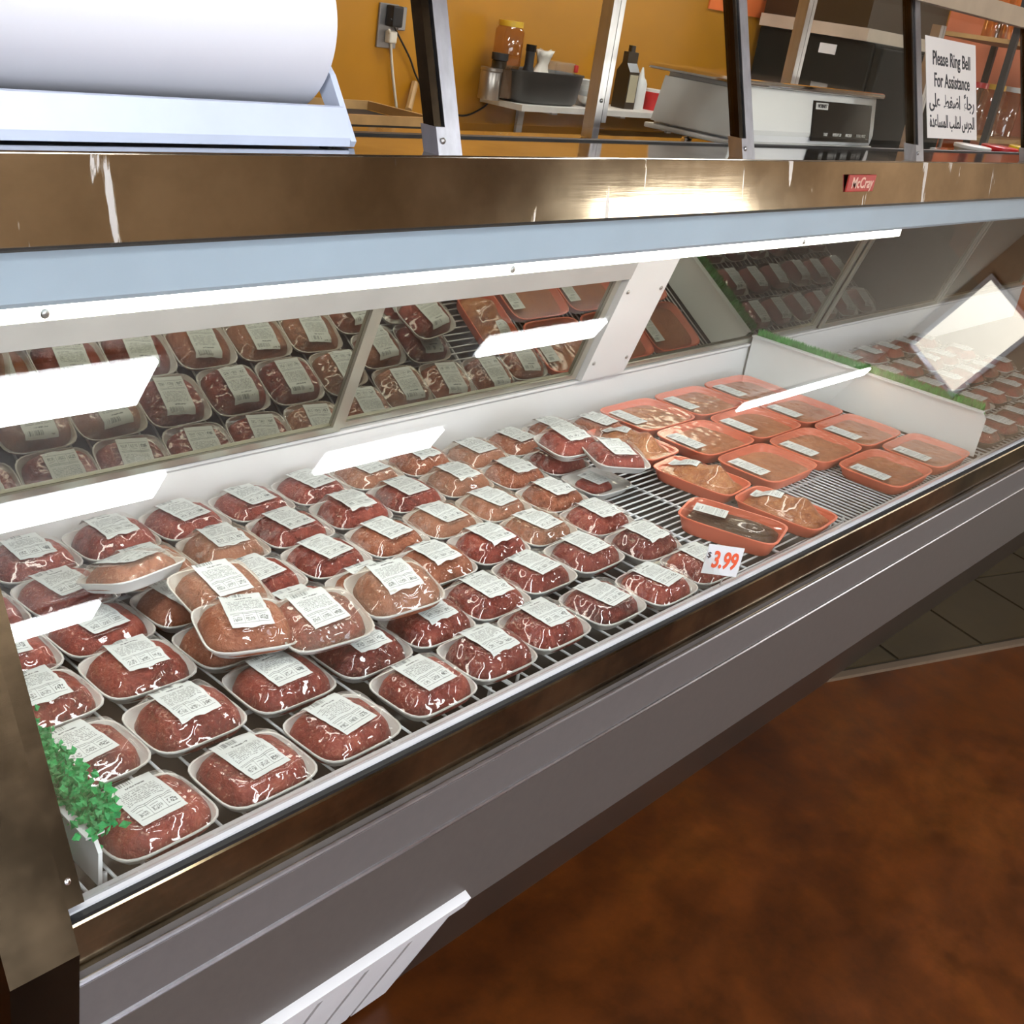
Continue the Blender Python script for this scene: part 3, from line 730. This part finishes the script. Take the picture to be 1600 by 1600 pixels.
# the notice taped to the pane
n0, n1 = 1.4365, 1.668
e = empty('notice_sheet', (3.125, gyz(n0), n0)); ang = math.atan(.335)
ln = (n1 - n0) / math.cos(ang)
b = B(); b.box(-.167, .167, -.0012, 0, 0, ln); sh = b.obj('sheet', 'sign_paper', e); e.rotation_euler = (-ang, 0, 0); e.location.y += .004
for tx, zf, sz, xs_ in (('Please Ring Bell', .79, .048, .84), ('For Assistance', .575, .048, .84),
                        ('\ufef0\ufee0\ufecb  \ufec2\ufed0\ufebf\ufe8d  \u064b\ufe80\ufe8e\ufe9f\u0631', .37, .046, 1.0), ('\ufe93\ufeaa\ufecb\ufe8e\ufeb4\ufee4\ufedf\ufe8d \ufe90\ufee0\ufec4\ufedf \ufeb1\ufeae\ufea0\ufedf\ufe8d', .165, .043, .92)):
    me = text_mesh('lettering', tx, sz, 'ink', .0003, xs_, bold=.0007)
    w_ = max(v.co.x for v in me.vertices) - min(v.co.x for v in me.vertices) if len(me.vertices) else 0
    if w_ > .30:
        for v in me.vertices: v.co.x *= .30 / w_
    me.transform(Matrix.Translation((0, -.0016, ln * zf)) @ RX90); link('lettering', me, e)
tag(e, 'white notice reading Please Ring Bell For Assistance in English and Arabic', 'notice')

# ---------------------------------------------------------------- counter scale behind the glass
e = empty('counter_scale', (2.36, 1.40, 1.3505)); tag(e, 'cream counter scale with black display standing behind the glass', 'scale')
W_, D_ = .680, .245
b = B(); b.prism([(0, .034), (-.004, .06), (.012, .150), (D_ - .02, .150), (D_, .034)], 0.02, W_); b.obj('body', 'scale_body', e)
b = B(); b.prism([(.012, .040), (.008, .06), (.026, .142), (D_ - .03, .142), (D_ - .012, .040)], -.012, .0195); b.obj('side_cover', 'scale_side', e)
b = B(); b.box(-.014, W_ + .004, -.008, D_ + .004, .022, .0335, bev=.004); b.obj('base', 'scale_side', e)
b = B(); b.box(-.028, W_ + .012, -.006, D_ + .012, .152, .166, bev=.006); b.obj('platter', 'chrome', e)
def fy(z): return -.004 + (z - .06) * .016 / .09
ds = B().prism([(fy(.042) - .004, .042), (fy(.134) - .004, .134), (fy(.134) - .0005, .134), (fy(.042) - .0005, .042)], .330, .650).obj('display', 'black_gloss', e)
bd2 = B().prism([(fy(.115) - .006, .115), (fy(.130) - .006, .130), (fy(.130) - .0045, .130), (fy(.115) - .0045, .115)], .338, .400).obj('badge', 'print_light', ds)
me = text_mesh('badge_lettering', 'HOBART', .0125, 'ink', .0003, .95, bold=.0002); me.transform(Matrix.Translation((.369, fy(.122) - .0068, .1225)) @ RX90); link('badge_lettering', me, bd2)
for tx, xx in (('TARE', .400), ('WEIGHT LB', .462), ('PRICE/LB', .527), ('TOTAL PRICE', .597)):
    me = text_mesh('display_lettering', tx, .0100, 'print_light', .0003, .9, bold=.0002); me.transform(Matrix.Translation((xx, fy(.058) - .0052, .058)) @ RX90); link('display_lettering', me, ds)
for xx in (.13, .60):
    for yy in (.03, D_ - .03):
        B().lathe([(0, 0), (.013, 0), (.013, .005), (.005, .007), (.005, .022), (0, .022)], (xx, yy, 0), 16).obj('foot', 'chrome', e, True, 40)
for o in list(e.children): pass
e.scale = (1, 1, 1)

# ---------------------------------------------------------------- paper roll and its holder
h = empty('paper_roll_holder', (.78, 1.36, 1.384)); tag(h, 'pale blue steel holder carrying the white paper roll', 'roll holder')
O4 = Vector((-.78, -1.36, -1.384))
def hp(b, name, m='holder_paint', **k):
    o = b.obj(name, m, h, **k); o.location = O4; return o
hp(B().prism([(1.232, 1.3855), (1.232, 1.397), (1.246, 1.434), (1.262, 1.434), (1.262, 1.3855)], .45, 1.078), 'front_bar')
hp(B().box(.45, 1.08, 1.40, 1.43, 1.392, 1.412), 'rear_bar')
for x0 in (1.083, .430):
    hp(B().prism([(1.240, 1.384), (1.236, 1.392), (1.290, 1.470), (1.375, 1.545), (1.405, 1.545), (1.402, 1.51), (1.315, 1.452), (1.272, 1.40), (1.40, 1.405), (1.40, 1.384)], x0, x0 + .010), 'side_bracket')
for x0 in (.47, 1.05):
    o = B().lathe([(0, 0), (.010, 0), (.010, .008), (0, .008)], (x0, 1.247, 1.3835), 12).obj('foot', 'rubber', h); o.location = O4
B().tube([(.43, 1.392, 1.522), (1.09, 1.392, 1.522)], .010, 14).obj('axle', 'chrome', h).location = O4
e = empty('paper_roll', (.78, 1.392, 1.522)); tag(e, 'big white roll of wrapping paper on the case top', 'paper roll')
Rr = .1155; b = B(); seg = 72; rings = []
for xx, r_ in ((-.34, .022), (-.34, Rr - .002), (-.338, Rr), (.298, Rr), (.300, Rr - .002), (.300, .022), (-.34, .022)):
    rings.append([b.bm.verts.new((xx, r_ * math.cos(2 * math.pi * k / seg), r_ * math.sin(2 * math.pi * k / seg))) for k in range(seg)])
b.skin(rings, seg); b.obj('paper_winding', 'paper', e, True, 40)
b = B(); rings = []
for xx, r_ in ((-.343, .012), (-.343, .0215), (.303, .0215), (.303, .012), (-.343, .012)):
    rings.append([b.bm.verts.new((xx, r_ * math.cos(2 * math.pi * k / 24), r_ * math.sin(2 * math.pi * k / 24))) for k in range(24)])
b.skin(rings, 24); b.obj('core', 'cardboard', e, True, 40)

# ---------------------------------------------------------------- things behind the counter
ct = empty('work_counter', (1.4, 2.6, 0)); tag(ct, 'back work counter with tan top along the mustard wall', 'counter')
B().box(-2.5, 1.75, -.27, .29, 1.11, 1.150).obj('counter_top', 'cardboard', ct); B().box(-2.5, 1.72, -.24, .285, 0, 1.11).obj('cabinet', 'shelf_white', ct)
e = empty('tray_box', (2.40, 2.70, 1.1505)); tag(e, 'shallow dark tray with wooden rim on the back counter', 'tray')
b = B(); b.prism([(-.14, 0), (-.17, .070), (.14, .070), (.12, 0)], -.22, .13); b.obj('pan', 'black_matte', e)
b = B(); b.box(-.22, .15, -.175, -.160, .0705, .096); b.box(-.22, .15, .13, .145, .0705, .096); b.box(-.22, -.205, -.16, .13, .0705, .096); b.box(.135, .15, -.16, .13, .0705, .096); b.obj('wooden_rim', 'wood', e)
# outlet, plug and cords
e = empty('wall_outlet', (2.645, 2.899, 1.466)); tag(e, 'grey outlet plate with plugged in cords on the mustard wall', 'outlet')
B().box(-.040, .040, -.008, 0, -.065, .065, bev=.003).obj('plate', 'plate_grey', e)
B().box(-.015, .028, -.045, -.008, .0, .062, bev=.006).obj('black_plug', 'cord_black', e)
B().box(-.012, .020, -.035, -.008, -.048, -.012, bev=.006).obj('white_plug', 'cord_white', e)
def cord(pts, r, m, lab, name='power_cord'):
    P = [at(x, y, Y=yy) for x, y, yy in pts]; Q = []
    for i in range(len(P) - 1):
        a, b_, c, d_ = P[max(i - 1, 0)], P[i], P[i + 1], P[min(i + 2, len(P) - 1)]
        for k in range(6):
            t_ = k / 6; Q.append(.5 * ((2 * b_) + (c - a) * t_ + (2 * a - 5 * b_ + 4 * c - d_) * t_ ** 2 + (3 * b_ - a - 3 * c + d_) * t_ ** 3))
    Q.append(P[-1]); o = B().tube(Q, r, 6).obj(name, m, None, True); tag(o, lab, 'cord')
cord([(608, 47, 2.86), (610, 62, 2.885), (613, 110, 2.89), (620, 172, 2.89)], .0045, 'cord_white', 'cream cord hanging straight down from the outlet')
cord([(611, 30, 2.86), (618, 46, 2.885), (640, 90, 2.89), (650, 118, 2.89), (668, 150, 2.89), (690, 165, 2.89), (722, 181, 2.89), (755, 168, 2.89), (768, 152, 2.89)], .0035, 'cord_black', 'thin black cord looping from the outlet towards the shelf')
o = B().tube([at(638, 172, Y=2.84), at(648, 130, Y=2.892)], .012, 8).obj('wooden_stick', 'wood'); tag(o, 'short wooden stick leaning on the mustard wall', 'stick')
o = B().box(-.016, .016, -.006, 0, -.035, .035, bev=.003).obj('switch_plate', 'plate_grey'); o.location = (at(627, 29, Y=2.9).x, 2.899, at(627, 29, Y=2.9).z); tag(o, 'small narrow plate beside the outlet', 'wall plate')
# wall shelf
SZ = 1.278; sx0, sx1 = 3.115, 4.62
e = empty('wall_shelf', (3.5, 2.9, SZ)); tag(e, 'narrow white shelf on brackets on the mustard wall', 'shelf')
o = B().box(sx0 - 3.5, sx1 - 3.5, -.20, -.002, -.020, 0).obj('board', 'shelf_white', e)
for xx in (3.33, 3.74, 4.30):
    B().prism([(-.003, -.20), (-.003, -.021), (-.17, -.021), (-.17, -.030), (-.016, -.030), (-.012, -.20)], xx - 3.5 - .016, xx - 3.5 + .016).obj('bracket', 'shelf_white', e)
e = B().box(sx0 + .62, 4.62, 2.70, 2.898, 1.165, 1.178).obj('lower_shelf', 'wood'); tag(e, 'thin lower shelf under the narrow white shelf', 'shelf')
YS = 2.80
def sx(px, py): return at(px, py, Y=YS).x
def thing(name, px, label, cat, y=YS):
    return tag(empty(name, (at(px, 150, Y=y).x, y, SZ + .0005)), label, cat)
e = thing('metal_canister', 763, 'small brushed metal canister at the left shelf end', 'canister')
B().lathe([(0, 0), (.036, 0), (.037, .004), (.037, .088), (.034, .092), (0, .092)], seg=24).obj('body', 'can_metal', e, True, 40)
B().lathe([(0, .0922), (.038, .0922), (.038, .102), (0, .102)], seg=24).obj('lid', 'can_metal', e, True, 40)
e = thing('roasting_pan', 838, 'dark grey roasting pan on the wall shelf', 'pan')
b = B(); pr = [(0, .0), (.82, 0), (.92, .012), (1.0, .100), (1.03, .103), (1.03, .108), (.97, .105), (.88, .016), (0, .008)]
link('body', shell(pr, .185, .080, 5, 40, 'pan_grey', 'body'), e)
B().tube([(.19, 0, .095), (.22, 0, .10), (.22, 0, .085), (.19, 0, .06)], .006, 8).obj('handle', 'black_matte', e)
# things standing in the pan
def inpan(name, px, py, label, cat, z): 
    q = at(px, py, Y=YS); return tag(empty(name, (q.x, YS + .0, SZ + z)), label, cat)
e = inpan('glass_jar', 798, 70, 'tall amber jar with yellow lid standing in the pan', 'jar', .0088)
e.location.y = YS + .01
B().lathe([(0, 0), (.040, 0), (.044, .01), (.044, .09), (.050, .11), (.050, .215), (.040, .228), (0, .228)], seg=24).obj('body', 'jar_glass', e, True, 40)
B().lathe([(0, .2285), (.042, .2285), (.042, .246), (0, .246)], seg=24).obj('lid', 'lid_yellow', e, True, 40)
e = inpan('spice_jar', 783, 100, 'squat dark jar with black lid left of the amber jar', 'jar', .0088); e.location.y = YS - .02; e.location.x -= .004
e.location.z = SZ + .103; e.location.x = at(775, 110, Y=YS).x + .012; e.location.y = YS
B().lathe([(0, 0), (.026, 0), (.026, .022), (.022, .026), (0, .026)], seg=20).obj('body', 'bottle_dark', e, True, 40); B().lathe([(0, .0262), (.029, .0262), (.029, .048), (0, .048)], seg=20).obj('lid', 'black_matte', e, True, 40)
e = inpan('black_bottle', 811, 100, 'slim black bottle standing in the pan', 'bottle', .0088); e.location.y = YS - .045
B().lathe([(0, 0), (.020, 0), (.020, .10), (.016, .115), (.016, .16), (0, .16)], seg=18).obj('body', 'black_matte', e, True, 40); B().lathe([(0, .1602), (.018, .1602), (.018, .182), (0, .182)], seg=18).obj('cap', 'black_gloss', e, True, 40)
e = inpan('plastic_bag', 843, 100, 'crumpled translucent white bag in the pan', 'bag', .010)
b = B(); rings = []
for i in range(9):
    z = i / 8 * .165; R = []
    for k in range(22):
        th = 2 * math.pi * k / 22; r_ = (.038 + .016 * math.sin(i * .8)) * (1 + .3 * noise.noise(Vector((math.cos(th) * 2, math.sin(th) * 2, i * .6)))); R.append(b.bm.verts.new((r_ * 1.1 * math.cos(th) + .02 * i / 8, r_ * .7 * math.sin(th), z + .01 * noise.noise(Vector((k * .7, i, 3))))))
    rings.append(R)
rings = [[b.bm.verts.new((0, 0, 0))]] + rings + [[b.bm.verts.new((.03, 0, .16))]]; b.skin(rings, 22); b.obj('bag_film', 'plastic_bag', e, True)
e = inpan('clear_box', 872, 105, 'clear plastic box with red clip in the pan', 'box', .010)
b = B(); b.box(-.055, .055, -.04, .04, 0, .135, bev=.008); b.obj('body', 'clear_plastic', e); B().box(.040, .062, -.046, -.040, .105, .130, bev=.004).obj('red_clip', 'red_plastic', e)
e = thing('cup_stack', 915, 'stack of cream cups right of the roasting pan', 'cups')
for k in range(3): B().lathe([(0, .0 + k * .018), (.034, .0 + k * .018), (.042, .052 + k * .018), (.043, .055 + k * .018), (.039, .055 + k * .018), (.032, .006 + k * .018), (0, .006 + k * .018)], seg=22).obj('cup', 'plastic_white', e, True, 40)
e = thing('steel_bowl', 878, 'small shiny steel bowl before the roasting pan', 'bowl', 2.735); e.location.y = 2.765; e.location.x = at(838, 150, Y=YS).x + .262
B().lathe([(0, 0), (.022, 0), (.040, .018), (.046, .036), (.048, .038), (.044, .037), (.036, .018), (0, .006)], seg=22).obj('bowl_shell', 'chrome', e, True, 50)
e = thing('oil_bottle', 975, 'tall dark oil bottle with cream label', 'bottle')
B().prism([(-.032, 0), (.032, 0), (.032, .135), (.012, .165), (.012, .205), (-.012, .205), (-.012, .165), (-.032, .135)], -.032, .032).obj('body', 'bottle_dark', e)
B().box(-.026, .026, -.0335, -.0322, .025, .125).obj('paper_label', 'label_cream', e); B().lathe([(0, .2052), (.014, .2052), (.014, .228), (0, .228)], seg=16).obj('cap', 'bottle_dark', e, True, 40)
e = thing('squeeze_bottle', 997, 'white squeeze bottle with pointed tip beside the oil bottle', 'bottle')
B().lathe([(0, 0), (.026, 0), (.027, .004), (.027, .095), (.020, .112), (0, .112)], seg=20).obj('body', 'plastic_white', e, True, 40); B().lathe([(0, .1122), (.017, .1122), (.012, .122), (.003, .155), (0, .155)], seg=16).obj('nozzle', 'plastic_white', e, True, 40)
e = thing('red_tub', 1022, 'red plastic tub partly behind the scale', 'tub')
B().lathe([(0, 0), (.040, 0), (.048, .065), (.0485, .068), (.044, .068), (.038, .006), (0, .006)], seg=24).obj('body', 'red_plastic', e, True, 40); B().lathe([(0, .0682), (.046, .0682), (.046, .078), (0, .078)], seg=24).obj('lid', 'plastic_white', e, True, 40)
# poster, refrigerator and boxes to the right
q0 = at(1108, 0, Y=2.9); q1 = at(1212, 33, Y=2.9)
o = B().box(q0.x, q1.x, 2.893, 2.899, q1.z, q0.z + .5).obj('orange_poster', 'poster_orange'); tag(o, 'orange poster on the wall above the scale', 'poster')
e = empty('black_refrigerator', (5.25, 2.58, 0)); tag(e, 'black refrigerator with white sticker behind the scale', 'refrigerator')
B().box(-.42, .42, -.27, .29, .0, 1.655, bev=.01).obj('cabinet', 'fridge_black', e); B().box(-.415, .415, -.31, -.272, .04, 1.64, bev=.008).obj('door', 'fridge_black', e)
B().tube([(.35, -.312, 1.0), (.35, -.35, 1.02), (.35, -.35, 1.45), (.35, -.312, 1.47)], .010, 8).obj('door_handle', 'can_metal', e)
B().box(-.4235, -.4205, -.10, -.02, 1.585, 1.625).obj('sticker', 'card_white', e)
e = empty('carton', (5.2, 2.6, 1.656)); tag(e, 'long cream carton lying on the black refrigerator', 'box')
B().box(-.40, .40, -.26, .26, .0, .050).obj('carton_body', 'cardboard', e); B().box(-.38, .40, -.24, .26, .0505, .22).obj('lid_box', 'bottle_dark', e)
e = empty('storage_rack', (6.35, 2.35, 0)); tag(e, 'dim storage rack with jars right of the refrigerator', 'rack')
for xx in (-.42, .42):
    for yy in (-.2, .2): B().box(xx - .015, xx + .015, yy - .015, yy + .015, 0, 1.95).obj('post', 'black_matte', e)
for z in (.4, .85, 1.3, 1.75): B().box(-.42, .42, -.2, .2, z, z + .02).obj('shelf_board', 'wood', e)
jr = random.Random(4)
for k in range(5):
    z = 1.3205 if k < 3 else 1.7705
    e = empty('storage_jar', (6.05 + .24 * (k % 3), 2.30, z)); tag(e, ['left', 'middle', 'right'][k % 3] + ' tall jar on the ' + ('lower' if k < 3 else 'upper') + ' rack shelf behind the notice', 'jar')
    B().lathe([(0, 0), (.06, 0), (.06, .2), (.045, .22), (0, .22)], seg=20).obj('body', 'jar_glass', e, True, 40); B().lathe([(0, .2202), (.048, .2202), (.048, .245), (0, .245)], seg=20).obj('lid', ['red_plastic', 'lid_yellow', 'plastic_white'][k % 3], e, True, 40)
# tubs on the rear deck at the right edge
for px_, m, lb, r_ in ((1515, 'plastic_white', 'white lidded tub on the case top below the notice', .060), (1558, 'red_plastic', 'red lidded tub on the case top at the right', .062), (1600, 'yellow_plastic', 'yellow lidded tub at the right edge of the case top', .062)):
    q = at(px_, 245, Y=1.46); e = empty('lidded_tub', (q.x, 1.46, 1.3505)); tag(e, lb, 'tub')
    B().lathe([(0, 0), (r_ * .85, 0), (r_ * .95, .026), (0, .026)], seg=28).obj('body', m, e, True, 40)
    B().lathe([(0, .0262), (r_, .0262), (r_, .036), (r_ * .9, .038), (0, .038)], seg=28).obj('lid', m, e, True, 40)
